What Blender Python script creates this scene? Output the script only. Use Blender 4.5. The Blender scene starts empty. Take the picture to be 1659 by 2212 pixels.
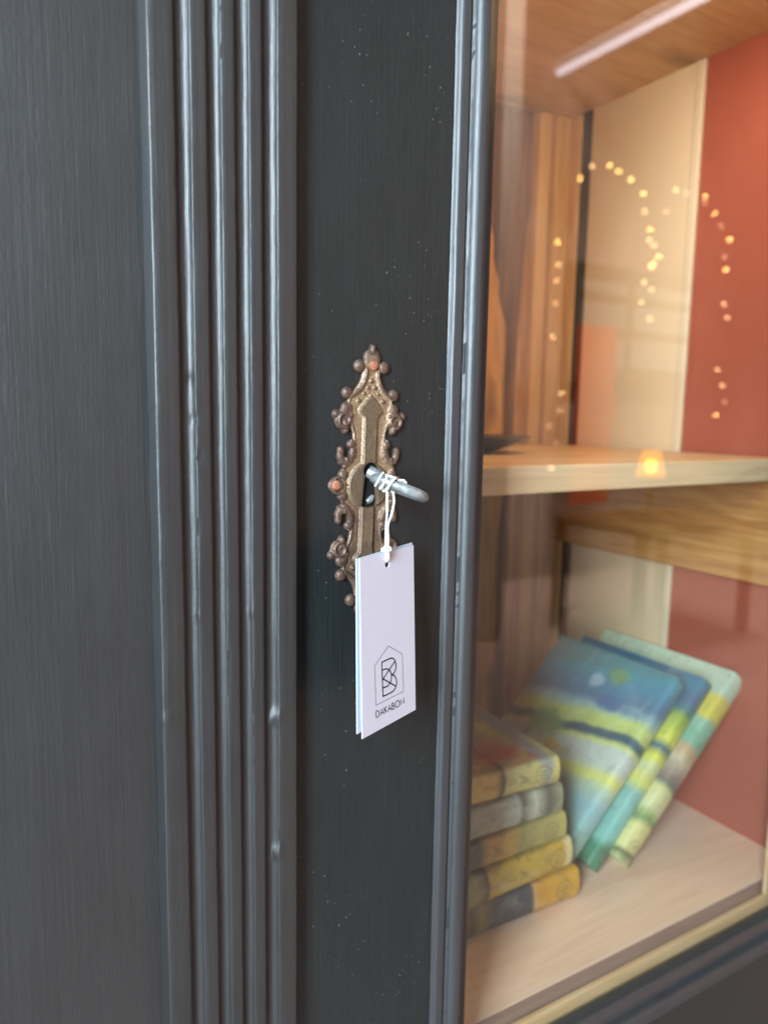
import bpy, bmesh, math, random
import numpy as np
from mathutils import Vector, Matrix, noise

# ---------------------------------------------------------------- camera, world, lamps
S = 0.001                                   # everything below is written in millimetres
scene = bpy.context.scene
F_PX, CX, CY = 1600.0, 829.5, 1106.0        # photograph measured at 1659 x 2212


def nrm(v):
    v = np.array(v, float)
    return v / np.linalg.norm(v)


_down = nrm([(629 - CX) / F_PX, 12044 / F_PX, 1])
_x = nrm([(3553 - CX) / F_PX, (939 - CY) / F_PX, 1])
_x = nrm(_x - _down * _x.dot(_down))
_up = -_down
_y = np.cross(_up, _x)
WM = np.array([_x, _y, _up])


def ray(px, py):
    return WM @ np.array([(px - CX) / F_PX, (py - CY) / F_PX, 1.0])


_r = ray(800, 1040)
CAM = -_r * (330 / np.linalg.norm(_r))


def hY(px, py, Y):
    r = ray(px, py)
    return CAM + (Y - CAM[1]) / r[1] * r


def hX(px, py, X):
    r = ray(px, py)
    return CAM + (X - CAM[0]) / r[0] * r


def hZ(px, py, Z):
    r = ray(px, py)
    return CAM + (Z - CAM[2]) / r[2] * r


def mirrored(px, py, Yd):
    """where a thing seen in the glass really stands"""
    g = hY(px, py, 9)
    d = ray(px, py) * [1, -1, 1]
    return g + d * ((Yd - 9) / d[1])


cam_data = bpy.data.cameras.new('camera')
cam = bpy.data.objects.new('camera', cam_data)
scene.collection.objects.link(cam)
m = Matrix.Identity(4)
for i in range(3):
    m[i][0], m[i][1], m[i][2], m[i][3] = WM[i, 0], -WM[i, 1], -WM[i, 2], CAM[i] * S
cam.matrix_world = m
cam_data.sensor_fit = 'HORIZONTAL'
cam_data.sensor_width = 36
cam_data.lens = 36 * F_PX / 1659
cam_data.clip_start = 0.01
cam_data.clip_end = 60
cam_data.dof.use_dof = True
cam_data.dof.focus_distance = 0.318
cam_data.dof.aperture_fstop = cam_data.lens / 3.5
scene.camera = cam

world = bpy.data.worlds.new('World')
scene.world = world
world.use_nodes = True
wb = world.node_tree.nodes['Background']
wb.inputs[0].default_value = (0.80, 0.88, 1.0, 1)
wb.inputs[1].default_value = 0.095


def area(name, loc, target, size, power, col, size_y=None):
    d = bpy.data.lights.new(name, 'AREA')
    d.shape = 'RECTANGLE'
    d.size, d.size_y = size * S, (size_y or size) * S
    d.energy = power
    d.color = col
    o = bpy.data.objects.new(name, d)
    scene.collection.objects.link(o)
    o.location = Vector(loc) * S
    v = Vector(target) - Vector(loc)
    o.rotation_euler = v.to_track_quat('-Z', 'Y').to_euler()
    return o


area('window_light', (-1330, -960, 480), (-20, 0, 40), 480, 94, (0.72, 0.88, 1.0), 1250)
area('shop_light', (-230, -1500, 950), (-120, 0, 100), 560, 1.9, (0.97, 0.98, 1.0), 560)
area('case_light', (235, 34, 326), (290, 250, -60), 240, 0.80, (1.0, 0.62, 0.26), 18)
fl_ = area('floor_fill', (2600, -2100, 3000), (2600, -2100, -800), 1200, 48, (1.0, 0.86, 0.78), 1200)  # added unseen lamp: brightens the shop floor so it hazes the pane
fl_.data.spread = math.radians(75)
wl_ = area('back_wall_fill', (1300, -700, 2500), (2150, -2700, 500), 700, 58, (1.0, 0.87, 0.74), 700)  # added unseen lamp: lifts the wall and column mirrored in the glass
wl_.data.spread = math.radians(64)

scene.view_settings.view_transform = 'Standard'
scene.view_settings.look = 'None'
scene.view_settings.exposure = 0
scene.view_settings.gamma = 1
scene.render.engine = 'CYCLES'
cy = scene.cycles
cy.use_denoising = True
try:
    cy.denoiser = 'OPENIMAGEDENOISE'
except Exception:
    pass
cy.max_bounces = 8
cy.diffuse_bounces = 4
cy.glossy_bounces = 4
cy.transparent_max_bounces = 12
cy.sample_clamp_indirect = 0
cy.sample_clamp_direct = 0
cy.caustics_reflective = False
cy.caustics_refractive = False

# ---------------------------------------------------------------- node helpers


class NT:
    def __init__(self, name):
        self.mat = bpy.data.materials.new(name)
        self.mat.use_nodes = True
        self.t = self.mat.node_tree
        self.t.nodes.clear()
        self.out = self.t.nodes.new('ShaderNodeOutputMaterial')

    def n(self, typ, **kw):
        nd = self.t.nodes.new('ShaderNode' + typ)
        for k, v in kw.items():
            if k.startswith('i_'):
                k = k[2:]
                k = int(k) if k.isdigit() else k.replace('_', ' ')
                self.set(nd.inputs[k], v)
            else:
                setattr(nd, k, v)
        return nd

    def set(self, sock, v):
        if isinstance(v, bpy.types.NodeSocket):
            self.t.links.new(v, sock)
        elif isinstance(v, (tuple, list)) and len(v) == 3 and sock.type == 'RGBA':
            sock.default_value = (*v, 1)
        else:
            sock.default_value = v

    def coord(self, scale=(1, 1, 1), loc=(0, 0, 0), rot=(0, 0, 0)):
        tc = self.n('TexCoord')
        mp = self.n('Mapping')
        self.t.links.new(tc.outputs['Object'], mp.inputs[0])
        mp.inputs['Scale'].default_value = scale
        mp.inputs['Location'].default_value = loc
        mp.inputs['Rotation'].default_value = rot
        return mp.outputs[0]

    def noise(self, vec, scale=1, detail=3, rough=0.5, dist=0.0):
        nd = self.n('TexNoise', i_Scale=scale, i_Detail=detail, i_Roughness=rough, i_Distortion=dist)
        self.t.links.new(vec, nd.inputs['Vector'])
        return nd.outputs['Fac']

    def math(self, op, a, b=None, c=None, clamp=False):
        nd = self.n('Math', operation=op, use_clamp=clamp)
        self.set(nd.inputs[0], a)
        if b is not None:
            self.set(nd.inputs[1], b)
        if c is not None:
            self.set(nd.inputs[2], c)
        return nd.outputs[0]

    def ramp(self, fac, stops, interp='LINEAR'):
        nd = self.n('ValToRGB')
        cr = nd.color_ramp
        cr.interpolation = interp
        while len(cr.elements) < len(stops):
            cr.elements.new(0.5)
        for e, (p, c) in zip(cr.elements, stops):
            e.position = p
            e.color = (*c, 1) if len(c) == 3 else c
        self.set(nd.inputs[0], fac)
        return nd.outputs[0]

    def mix(self, fac, a, b, mode='MIX'):
        nd = self.n('Mix', data_type='RGBA', blend_type=mode)
        self.set(nd.inputs[0], fac)
        self.set(nd.inputs[6], a)
        self.set(nd.inputs[7], b)
        return nd.outputs[2]

    def bump(self, h, dist, strength=1.0, normal=None):
        nd = self.n('Bump', i_Strength=strength, i_Distance=dist)
        self.set(nd.inputs['Height'], h)
        if normal is not None:
            self.set(nd.inputs['Normal'], normal)
        return nd.outputs[0]

    def pbr(self, col, rough=0.5, normal=None, metal=0.0, spec=0.5, **kw):
        p = self.n('BsdfPrincipled')
        self.set(p.inputs['Base Color'], col)
        self.set(p.inputs['Roughness'], rough)
        self.set(p.inputs['Metallic'], metal)
        self.set(p.inputs['Specular IOR Level'], spec)
        if normal is not None:
            self.set(p.inputs['Normal'], normal)
        for k, v in kw.items():
            self.set(p.inputs[k], v)
        self.t.links.new(p.outputs[0], self.out.inputs[0])
        return self.mat


def g3(v):
    return (v, v, v)


def srgb(r, g, b):
    f = lambda c: ((c / 255 + 0.055) / 1.055) ** 2.4 if c > 10 else c / 3294
    return (f(r), f(g), f(b))


def paint(name, col, rough, streak_axis='z', dusty=0.5, wax=0.4, smooth_scratch=1.0):
    t = NT(name)
    if streak_axis == 'z':
        s1, s2 = (2300, 2300, 55), (700, 700, 16)
    else:
        s1, s2 = (55, 2300, 2300), (16, 700, 700)
    a = t.noise(t.coord(s1), 1, 2, 0.6)
    b = t.noise(t.coord(s2), 1, 3, 0.6)
    blot = t.noise(t.coord((60, 60, 18)), 1, 4, 0.6)
    orange = t.noise(t.coord((900, 900, 500)), 1, 2, 0.5)
    h = t.math('ADD', t.math('MULTIPLY', a, 0.55), t.math('MULTIPLY', b, 0.9))
    h = t.math('ADD', h, t.math('MULTIPLY', orange, 0.45))
    nrmv = t.bump(h, 0.00012 * smooth_scratch, 0.9)
    # dust specks
    def specks(scale, r, loc, keep):
        v = t.n('TexVoronoi', i_Scale=1.0)
        t.t.links.new(t.coord((scale, scale, scale * .7), loc), v.inputs['Vector'])
        sep = t.n('SeparateColor')
        t.t.links.new(v.outputs['Color'], sep.inputs[0])
        rr = t.math('MULTIPLY', sep.outputs[0], r)
        d = t.math('LESS_THAN', v.outputs['Distance'], rr)
        return t.math('MULTIPLY', d, t.math('GREATER_THAN', sep.outputs[1], keep))
    sp = t.math('MAXIMUM', specks(230, 0.075, (3, 5, 7), 0.72), specks(520, 0.15, (1, 2, 9), 0.88))
    cl = t.noise(t.coord((28, 28, 14), (9, 1, 4)), 1, 3, 0.6)
    sp = t.math('MULTIPLY', sp, t.math('MULTIPLY', t.ramp(cl, [(0.46, g3(0.12)), (0.62, g3(1))]), dusty * 1.3))
    hi = tuple(min(1, c * 1.12) for c in col)
    lo = tuple(c * 0.9 for c in col)
    c = t.mix(t.ramp(blot, [(0.3, g3(0)), (0.72, g3(1))]), lo, hi)
    c = t.mix(t.math('MULTIPLY', t.ramp(b, [(0.45, g3(0)), (0.75, g3(1))]), 0.25), c, tuple(min(1, q * 1.9) for q in col))
    c = t.mix(sp, c, (0.22, 0.215, 0.20))
    rg = t.math('ADD', rough, t.math('MULTIPLY', t.math('SUBTRACT', blot, 0.5), 0.10))
    return t.pbr(c, rg, nrmv, spec=wax)


M = {}
M['matt'] = paint('charcoal_matt_paint', (0.0155, 0.016, 0.0162), 0.48, dusty=0.4, wax=0.95, smooth_scratch=1.35)
M['satin'] = paint('charcoal_satin_paint', (0.0150, 0.0180, 0.0182), 0.38, dusty=0.75, wax=0.38, smooth_scratch=2.4)
M['moulding'] = paint('charcoal_moulding_paint', (0.024, 0.026, 0.028), 0.47, dusty=0.3, wax=1.0, smooth_scratch=1.0)
M['satin_x'] = paint('charcoal_satin_rail_paint', (0.016, 0.0175, 0.018), 0.33, 'x', dusty=0.5, wax=0.4, smooth_scratch=0.8)


def pine(name, lo, mid, hi, axis='z', rough=0.5, knots=0.8, seed=0.0, dark=(0.06, 0.022, 0.008)):
    t = NT(name)
    big = {'x': (3, 22, 22), 'y': (22, 3, 22), 'z': (22, 22, 3)}[axis]
    fin = {'x': (14, 330, 330), 'y': (330, 14, 330), 'z': (330, 330, 14)}[axis]
    w = t.noise(t.coord(big, (seed, seed * 2, seed)), 1, 3, 0.55, 0.6)
    bands = t.math('FRACT', t.math('MULTIPLY', w, 6.0))
    tri = t.math('ABSOLUTE', t.math('SUBTRACT', bands, 0.5))
    f = t.noise(t.coord(fin, (seed, 0, 0)), 1, 3, 0.6)
    v = t.math('ADD', t.math('MULTIPLY', tri, 0.48), t.math('MULTIPLY', f, 0.72))
    c = t.ramp(v, [(0.15, lo), (0.45, mid), (0.8, hi)])
    kv = {'x': (5, 16, 16), 'y': (16, 5, 16), 'z': (16, 16, 5)}[axis]
    vo = t.n('TexVoronoi', i_Scale=1.0)
    nz = t.n('TexNoise', i_Scale=20.0, i_Detail=2.0)
    t.t.links.new(t.coord((1, 1, 1)), nz.inputs['Vector'])
    add = t.n('VectorMath', operation='MULTIPLY_ADD')
    t.t.links.new(nz.outputs['Color'], add.inputs[0])
    add.inputs[1].default_value = (0.4, 0.4, 0.4)
    t.t.links.new(t.coord(kv, (seed * 3, seed, 1)), add.inputs[2])
    t.t.links.new(add.outputs[0], vo.inputs['Vector'])
    k = t.ramp(vo.outputs['Distance'], [(0.05, g3(1)), (0.16, g3(0.5)), (0.26, g3(0))])
    c = t.mix(t.math('MULTIPLY', k, knots), c, dark)
    nb = t.bump(f, 0.0002, 0.5)
    return t.pbr(c, rough, nb, spec=0.35)


M['pine_back'] = pine('orange_pine_back', (0.34, 0.16, 0.045), (0.60, 0.32, 0.11), (0.74, 0.44, 0.18), 'z', 0.45, 0.9, 1.3)
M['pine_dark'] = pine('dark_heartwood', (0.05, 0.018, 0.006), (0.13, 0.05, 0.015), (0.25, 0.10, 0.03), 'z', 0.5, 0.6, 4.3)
M['pine_post'] = pine('pale_pine_post', (0.50, 0.29, 0.12), (0.62, 0.40, 0.19), (0.70, 0.49, 0.26), 'z', 0.45, 0.15, 2.1)
M['pine_shelf'] = pine('pale_pine_shelf', (0.46, 0.30, 0.15), (0.60, 0.42, 0.23), (0.68, 0.51, 0.31), 'x', 0.5, 0.25, 5.1)
M['pine_rail'] = pine('brown_pine_rail', (0.27, 0.10, 0.03), (0.43, 0.19, 0.055), (0.56, 0.30, 0.10), 'y', 0.4, 0.5, 3.7)
M['pine_top'] = pine('brown_pine_ceiling', (0.52, 0.33, 0.15), (0.64, 0.43, 0.21), (0.74, 0.53, 0.28), 'x', 0.45, 0.5, 7.9)
M['pine_floor'] = pine('washed_pine_floor', (0.70, 0.47, 0.31), (0.78, 0.55, 0.38), (0.85, 0.63, 0.45), 'x', 0.4, 0.12, 9.4, dark=(0.3, 0.17, 0.1))
M['pine_bead'] = pine('raw_pine_bead', (0.50, 0.32, 0.15), (0.60, 0.41, 0.21), (0.68, 0.50, 0.28), 'x', 0.5, 0.05, 2.9)
M['pine_reflection_lip'] = pine('grey_brown_reflection_lip', (0.20, 0.13, 0.10), (0.27, 0.18, 0.14), (0.33, 0.23, 0.18), 'x', 0.4, 0.1, 6.2)


def plain(name, col, rough=0.6, var=0.12, scale=25, bump=0.0, **kw):
    t = NT(name)
    f = t.noise(t.coord((scale,) * 3), 1, 4, 0.6)
    c = t.mix(f, tuple(x * (1 - var) for x in col), tuple(min(1, x * (1 + var)) for x in col))
    nb = t.bump(t.noise(t.coord((900,) * 3), 1, 2), bump, 0.6) if bump else None
    return t.pbr(c, rough, nb, **kw)


M['cream'] = plain('cream_panel_paint', (0.58, 0.42, 0.25), 0.5, 0.08, 9)
M['cream_edge'] = plain('cream_strip_paint', (0.55, 0.42, 0.27), 0.45, 0.05, 30)
M['red'] = plain('terracotta_panel_paint', (0.29, 0.068, 0.038), 0.4, 0.12, 12)
M['seal'] = plain('black_seal', (0.008, 0.007, 0.006), 0.4, 0.3, 60)
M['black'] = plain('keyhole_shade_black', (0.002, 0.002, 0.002), 0.9, 0.2, 300)
M['dish'] = plain('dark_dish_glaze', (0.035, 0.022, 0.015), 0.4, 0.4, 120)
M['pages'] = plain('old_paper_pages', (0.62, 0.47, 0.30), 0.8, 0.12, 60, 0.0002)
M['card'] = plain('white_card_cool_tint', (0.70, 0.67, 0.76), 0.75, 0.02, 300, 0.00005)  # white card; lavender tint of the cool light mixed into its colour
M['card_back'] = plain('white_card_skylight_tint', (0.66, 0.78, 0.88), 0.7, 0.02, 300, 0.00005)  # same white card, with the blue of the skylight put into its colour
M['ink'] = plain('black_ink', (0.012, 0.012, 0.012), 0.6, 0.1, 100)
M['ink_grey'] = plain('grey_ink', (0.03, 0.03, 0.03), 0.6, 0.1, 100)
M['string'] = plain('white_cotton', (0.80, 0.80, 0.74), 0.85, 0.1, 900, 0.0001)

# key metal
t = NT('zinc_key_metal')
f = t.noise(t.coord((350, 350, 350)), 1, 5, 0.65)
f2 = t.noise(t.coord((90, 90, 90), (4, 1, 2)), 1, 3, 0.6)
c = t.ramp(f, [(0.3, (0.28, 0.30, 0.31)), (0.6, (0.48, 0.53, 0.55)), (0.8, (0.62, 0.67, 0.70))])
c = t.mix(t.math('MULTIPLY', t.ramp(f2, [(0.5, g3(0)), (0.7, g3(1))]), 0.55), c, (0.22, 0.14, 0.09))
M['key'] = t.pbr(c, t.math('ADD', 0.27, t.math('MULTIPLY', f, 0.25)), t.bump(f, 0.0002, 0.4), metal=0.6)

# copper nails
t = NT('copper_nail')
f = t.noise(t.coord((1500, 1500, 1500)), 1, 3, 0.6)
c = t.ramp(f, [(0.3, (0.28, 0.09, 0.045)), (0.65, (0.58, 0.24, 0.14)), (0.85, (0.75, 0.42, 0.28))])
M['nail'] = t.pbr(c, 0.5, t.bump(f, 0.0004, 0.6), metal=0.25)

# escutcheon
t = NT('rusty_pressed_iron')
at = t.n('Attribute', attribute_name='patina')
pat = at.outputs['Fac']
f = t.noise(t.coord((1100, 1100, 1100)), 1, 5, 0.75)
f2 = t.noise(t.coord((110, 110, 110), (2, 3, 1)), 1, 4, 0.6)
peb = t.n('TexVoronoi', i_Scale=1.0)
t.t.links.new(t.coord((900, 900, 900)), peb.inputs['Vector'])
rust = t.ramp(f, [(0.25, (0.048, 0.027, 0.020)), (0.5, (0.115, 0.067, 0.048)), (0.72, (0.21, 0.135, 0.10)), (0.88, (0.34, 0.28, 0.22))])
tan = t.ramp(f, [(0.3, (0.26, 0.165, 0.09)), (0.6, (0.50, 0.345, 0.20)), (0.8, (0.66, 0.50, 0.32))])
plate = t.ramp(f, [(0.3, (0.10, 0.066, 0.042)), (0.6, (0.185, 0.128, 0.08)), (0.85, (0.34, 0.25, 0.155))])
at2 = t.n('Attribute', attribute_name='shield')
base = t.mix(at2.outputs['Fac'], rust, plate)
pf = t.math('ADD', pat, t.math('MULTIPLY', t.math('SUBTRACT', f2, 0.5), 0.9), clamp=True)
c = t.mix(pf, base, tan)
sat = t.noise(t.coord((60, 60, 60), (7, 3, 1)), 1, 2)
c = t.mix(t.math('MULTIPLY', t.ramp(sat, [(0.55, g3(0)), (0.7, g3(1))]), 0.35), c, (0.14, 0.085, 0.075))
hh = t.math('ADD', t.math('MULTIPLY', f, 0.7), t.math('MULTIPLY', peb.outputs['Distance'], t.math('MULTIPLY', pat, 1.0)))
M['iron'] = t.pbr(c, t.math('ADD', 0.26, t.math('MULTIPLY', f, 0.35)), t.bump(hh, 0.00030, 0.9), metal=0.35, spec=0.6)

# glass: clear pane that lets light through and mirrors by angle
t = NT('clear_window_glass')
ge = t.n('NewGeometry')
dt = t.n('VectorMath', operation='DOT_PRODUCT')
t.t.links.new(ge.outputs['Normal'], dt.inputs[0])
t.t.links.new(ge.outputs['Incoming'], dt.inputs[1])
cosv = t.math('ABSOLUTE', dt.outputs['Value'])
sch = t.math('ADD', 0.04, t.math('MULTIPLY', 0.96, t.math('POWER', t.math('SUBTRACT', 1.0, cosv), 5.0)))
tr = t.n('BsdfTransparent', i_Color=(0.985, 0.995, 0.99))
gl = t.n('BsdfGlossy', i_Color=(1, 1, 1), i_Roughness=0.0)
mx = t.n('MixShader')
t.set(mx.inputs[0], sch)
t.t.links.new(tr.outputs[0], mx.inputs[1])
t.t.links.new(gl.outputs[0], mx.inputs[2])
t.t.links.new(mx.outputs[0], t.out.inputs[0])
M['glass'] = t.mat


def emit(name, col, strength):
    t = NT(name)
    e = t.n('Emission', i_Color=col, i_Strength=strength)
    t.t.links.new(e.outputs[0], t.out.inputs[0])
    try:
        t.mat.cycles.emission_sampling = 'NONE'
    except Exception:
        pass
    return t.mat


def jacket(name, bands, seed, blobs=(), tilt=0.15, smudge=0.5, warp=0.02):
    """painted dust jacket; bands = colours along the height (0 tail .. 1 head)"""
    t = NT(name)
    tc = t.n('TexCoord')
    sep = t.n('SeparateXYZ')
    t.t.links.new(tc.outputs['Object'], sep.inputs[0])
    x, y = sep.outputs[0], sep.outputs[1]
    nz = t.noise(t.coord((16, 28, 28), (seed, seed, 0)), 1, 4, 0.55)
    s = t.math('ADD', x, t.math('MULTIPLY', y, tilt))
    s = t.math('ADD', s, t.math('MULTIPLY', t.math('SUBTRACT', nz, 0.5), warp * 2.2))
    s = t.math('MULTIPLY', s, 1 / 0.187)
    c = t.ramp(s, [(p, srgb(*q)) for p, q in bands])
    n2 = t.noise(t.coord((22, 50, 50), (seed * 2, 1, seed)), 1, 5, 0.6, 1.0)
    c = t.mix(t.math('MULTIPLY', t.ramp(n2, [(0.42, g3(0)), (0.68, g3(1))]), smudge * 0.55), c,
              t.mix(0.5, c, (0.10, 0.13, 0.16)))
    n3 = t.noise(t.coord((30, 60, 60), (seed * 5, 3, 2)), 1, 4, 0.6, 0.5)
    c = t.mix(t.math('MULTIPLY', t.ramp(n3, [(0.55, g3(0)), (0.75, g3(1))]), smudge * 0.5), c, (0.75, 0.74, 0.6))
    for (bx, by, rx, ry, col) in blobs:
        dx = t.math('DIVIDE', t.math('SUBTRACT', x, bx * S), rx * S)
        dy = t.math('DIVIDE', t.math('SUBTRACT', y, by * S), ry * S)
        d = t.math('SQRT', t.math('ADD', t.math('MULTIPLY', dx, dx), t.math('MULTIPLY', dy, dy)))
        d = t.math('ADD', d, t.math('MULTIPLY', t.math('SUBTRACT', n2, 0.5), 1.6))
        fac = t.math('MULTIPLY', t.ramp(d, [(0.45, g3(1)), (1.2, g3(0))]), 0.92)
        c = t.mix(fac, c, srgb(*col))
    n4 = t.noise(t.coord((90, 120, 120), (seed, 8, 1)), 1, 4, 0.7, 1.0)
    c = t.mix(t.math('MULTIPLY', t.ramp(n4, [(0.50, g3(0)), (0.66, g3(1))]), 0.42 * min(1.3, smudge * 1.5)), c, (0.07, 0.08, 0.05))
    c = t.mix(0.04, c, (0.34, 0.32, 0.26))
    c = t.mix(1.0, c, (0.80, 0.82, 0.80), 'MULTIPLY')
    return t.pbr(c, 0.32, None, spec=0.45)


# ---------------------------------------------------------------- mesh helpers
COL = scene.collection


class MB:
    def __init__(self):
        self.v, self.f = [], []

    def add(self, vs, fs):
        b = len(self.v)
        self.v += [tuple(map(float, p)) for p in vs]
        self.f += [tuple(b + i for i in q) for q in fs]

    def box(self, x0, x1, y0, y1, z0, z1):
        vs = [(x, y, z) for x in (x0, x1) for y in (y0, y1) for z in (z0, z1)]
        self.add(vs, [(0, 1, 3, 2), (4, 6, 7, 5), (0, 4, 5, 1), (2, 3, 7, 6), (0, 2, 6, 4), (1, 5, 7, 3)])

    def prism(self, quad, off):
        """closed slab from a polygon of world points and an offset vector"""
        n_ = len(quad)
        q = [np.array(p, float) for p in quad]
        o = np.array(off, float)
        vs = q + [p + o for p in q]
        fs = [tuple(range(n_)), tuple(range(2 * n_ - 1, n_ - 1, -1))]
        fs += [(i, n_ + i, n_ + (i + 1) % n_, (i + 1) % n_) for i in range(n_)]
        self.add(vs, fs)

    def tube(self, pts, r, seg=12, closed=False, cap=True):
        P = [Vector(p) for p in pts]
        N = len(P)
        rr = r if hasattr(r, '__len__') else [r] * N
        tan = []
        for i in range(N):
            a = P[(i - 1) % N] if closed or i > 0 else P[i]
            b = P[(i + 1) % N] if closed or i < N - 1 else P[i]
            tan.append((b - a).normalized())
        u = tan[0].orthogonal().normalized()
        vs, fs = [], []
        for i in range(N):
            u = (u - tan[i] * u.dot(tan[i])).normalized()
            w = tan[i].cross(u)
            for k in range(seg):
                a = 2 * math.pi * k / seg
                vs.append(P[i] + (u * math.cos(a) + w * math.sin(a)) * rr[i])
        for i in range(N if closed else N - 1):
            j = (i + 1) % N
            for k in range(seg):
                l = (k + 1) % seg
                fs.append((i * seg + k, i * seg + l, j * seg + l, j * seg + k))
        if cap and not closed:
            fs.append(tuple(range(seg - 1, -1, -1)))
            fs.append(tuple((N - 1) * seg + k for k in range(seg)))
        self.add(vs, fs)

    def lathe(self, prof, c, seg=32, close=False):
        vs, fs = [], []
        for (r, z) in prof:
            for k in range(seg):
                a = 2 * math.pi * k / seg
                vs.append((c[0] + r * math.cos(a), c[1] + r * math.sin(a), c[2] + z))
        n_ = len(prof)
        for i in range(n_ if close else n_ - 1):
            j = (i + 1) % n_
            for k in range(seg):
                l = (k + 1) % seg
                fs.append((i * seg + k, i * seg + l, j * seg + l, j * seg + k))
        self.add(vs, fs)

    def build(self, name, mat, parent=None, org=(0, 0, 0), smooth=False, bevel=0.0, sharp=35):
        me = bpy.data.meshes.new(name)
        o3 = np.array(org, float)
        me.from_pydata([tuple((np.array(p) - o3) * S) for p in self.v], [], self.f)
        me.validate()
        bm = bmesh.new()
        bm.from_mesh(me)
        if bevel:
            bm.normal_update()
            es = [e for e in bm.edges if len(e.link_faces) == 2 and e.calc_face_angle(0) > 0.6]
            bmesh.ops.bevel(bm, geom=es, offset=bevel * S, segments=2, profile=0.5, affect='EDGES')
        bmesh.ops.recalc_face_normals(bm, faces=bm.faces)
        bm.to_mesh(me)
        bm.free()
        if smooth:
            for p in me.polygons:
                p.use_smooth = True
            me.set_sharp_from_angle(angle=math.radians(sharp))
        me.materials.append(mat)
        o = bpy.data.objects.new(name, me)
        COL.objects.link(o)
        if parent is not None:
            o.parent = parent
        else:
            o.location = o3 * S
        return o


def tag(o, label, cat, group=None, kind=None):
    o['label'] = label
    o['category'] = cat
    if group:
        o['group'] = group
    if kind:
        o['kind'] = kind
    return o


def empty(name, loc, label, cat, group=None):
    o = bpy.data.objects.new(name, None)
    o.empty_display_size = 0.02
    COL.objects.link(o)
    o.location = Vector(loc) * S
    return tag(o, label, cat, group)


def ns(*p):
    return noise.noise(Vector(p))


def arc(cx_, cy_, r, a0, a1, n_):
    return [(cx_ + r * math.cos(math.radians(a0 + (a1 - a0) * i / n_)),
             cy_ + r * math.sin(math.radians(a0 + (a1 - a0) * i / n_))) for i in range(n_ + 1)]


def wobble_sweep(prof, z0, z1, step, amp, seed, lumps=(), fine=0.0):
    """profile of (x, y) points swept along z; hand-painted edges wander a little"""
    mb = MB()
    n_ = int(math.ceil((z1 - z0) / step))
    zs = [z0 + (z1 - z0) * i / n_ for i in range(n_ + 1)]
    K = len(prof)
    P = np.array(prof, float)
    nr = []
    for i in range(K):
        a, b = P[max(0, i - 1)], P[min(K - 1, i + 1)]
        d = b - a
        d = d / (np.linalg.norm(d) + 1e-9)
        nr.append((d[1], -d[0]))
    vs = []
    for z in zs:
        for i, (x, y) in enumerate(prof):
            w = amp * ns(x * 0.35 + seed, y * 0.35, z * 0.028) + amp * 0.5 * ns(x * .5, seed, z * 0.11)
            w += fine * ns(x * 1.7 + seed, y * 1.7, z * 0.6)
            for (lx, lz, lr, lh) in lumps:
                d2 = ((x - lx) / lr) ** 2 + ((z - lz) / (lr * 1.6)) ** 2
                if d2 < 4:
                    w += lh * math.exp(-d2 * 1.6)
            vs.append((x + nr[i][0] * w, y + nr[i][1] * w, z))
    fs = []
    for j in range(n_):
        for i in range(K - 1):
            a = j * K + i
            fs.append((a, a + 1, a + K + 1, a + K))
    mb.add(vs, fs)
    return mb


# ---------------------------------------------------------------- the cabinet carcass
ZT, ZB = 430.0, -850.0
ZF = -330.85
XR = 418.6
YB = 335.0
cab_org = (160, 165, ZB)
cab = empty('display_cabinet', cab_org, 'charcoal painted wooden display cabinet with fluted pilaster and pine interior', 'cabinet')

# flat side board, left of the pilaster
prof = [(-420, 14), (-420, 0)] + [(x, 0) for x in range(-410, -100, 10)] + [(-98, 0), (-95.5, 0.0), (-94.8, 0.0)]
wobble_sweep(prof, ZB, ZT, 4, 0.10, 11).build('side_board', M['matt'], cab, cab_org, True, sharp=60)

# fluted pilaster, four flutes
PY = -7.0


def rounded(x, y, r, a0, a1, n_=4):
    return arc(x, y, r, a0, a1, n_)


xs0, xs1 = -94.6, -38.2
flutes = [(-86.2, -79.9), (-74.6, -68.6), (-63.9, -57.9), (-53.4, -46.6)]
prof = [(xs0 - 1.6, 0.6), (xs0 - 1.2, -0.6), (xs0 - 0.9, PY + 2.4)]
prof += [(xs0 - 0.35, PY + 0.7), (xs0 - 0.1, PY + 0.2), (xs0 + 0.35, PY)]
px_ = xs0 + 0.35
for (a, b) in flutes:
    for k in range(1, 4):
        prof.append((px_ + (a - 0.35 - px_) * k / 3, PY))
    cxm, rw = (a + b) / 2, (b - a) / 2
    prof.append((a - 0.08, PY + 0.08))
    LA, LB = math.radians(84), math.radians(66)
    R_f = 2 * rw / (math.sin(LA) + math.sin(LB))
    x_c = b - R_f * math.sin(LB)
    prof.append((a - 0.02, PY + 0.5))
    for k in range(0, 15):
        ang = -LA + (LA + LB) * k / 14
        dep = R_f * (math.cos(ang) - math.cos(LB)) * 1.25
        prof.append((x_c + R_f * math.sin(ang), PY + 0.15 + (dep if ang > 0 else max(dep, 0.9))))
    prof.append((b + 0.10, PY + 0.10))
    px_ = b + 0.45
    prof.append((px_, PY))
for k in range(1, 4):
    prof.append((px_ + (xs1 - 0.8 - px_) * k / 3, PY))
prof += [(xs1 - 0.3, PY + 0.2), (xs1, PY + 0.8), (xs1 + 0.1, PY + 3), (xs1 + 0.1, 14)]


def at0(px, py, Y=PY):
    p = hY(px, py, Y)
    return p[0], p[2]


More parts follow.
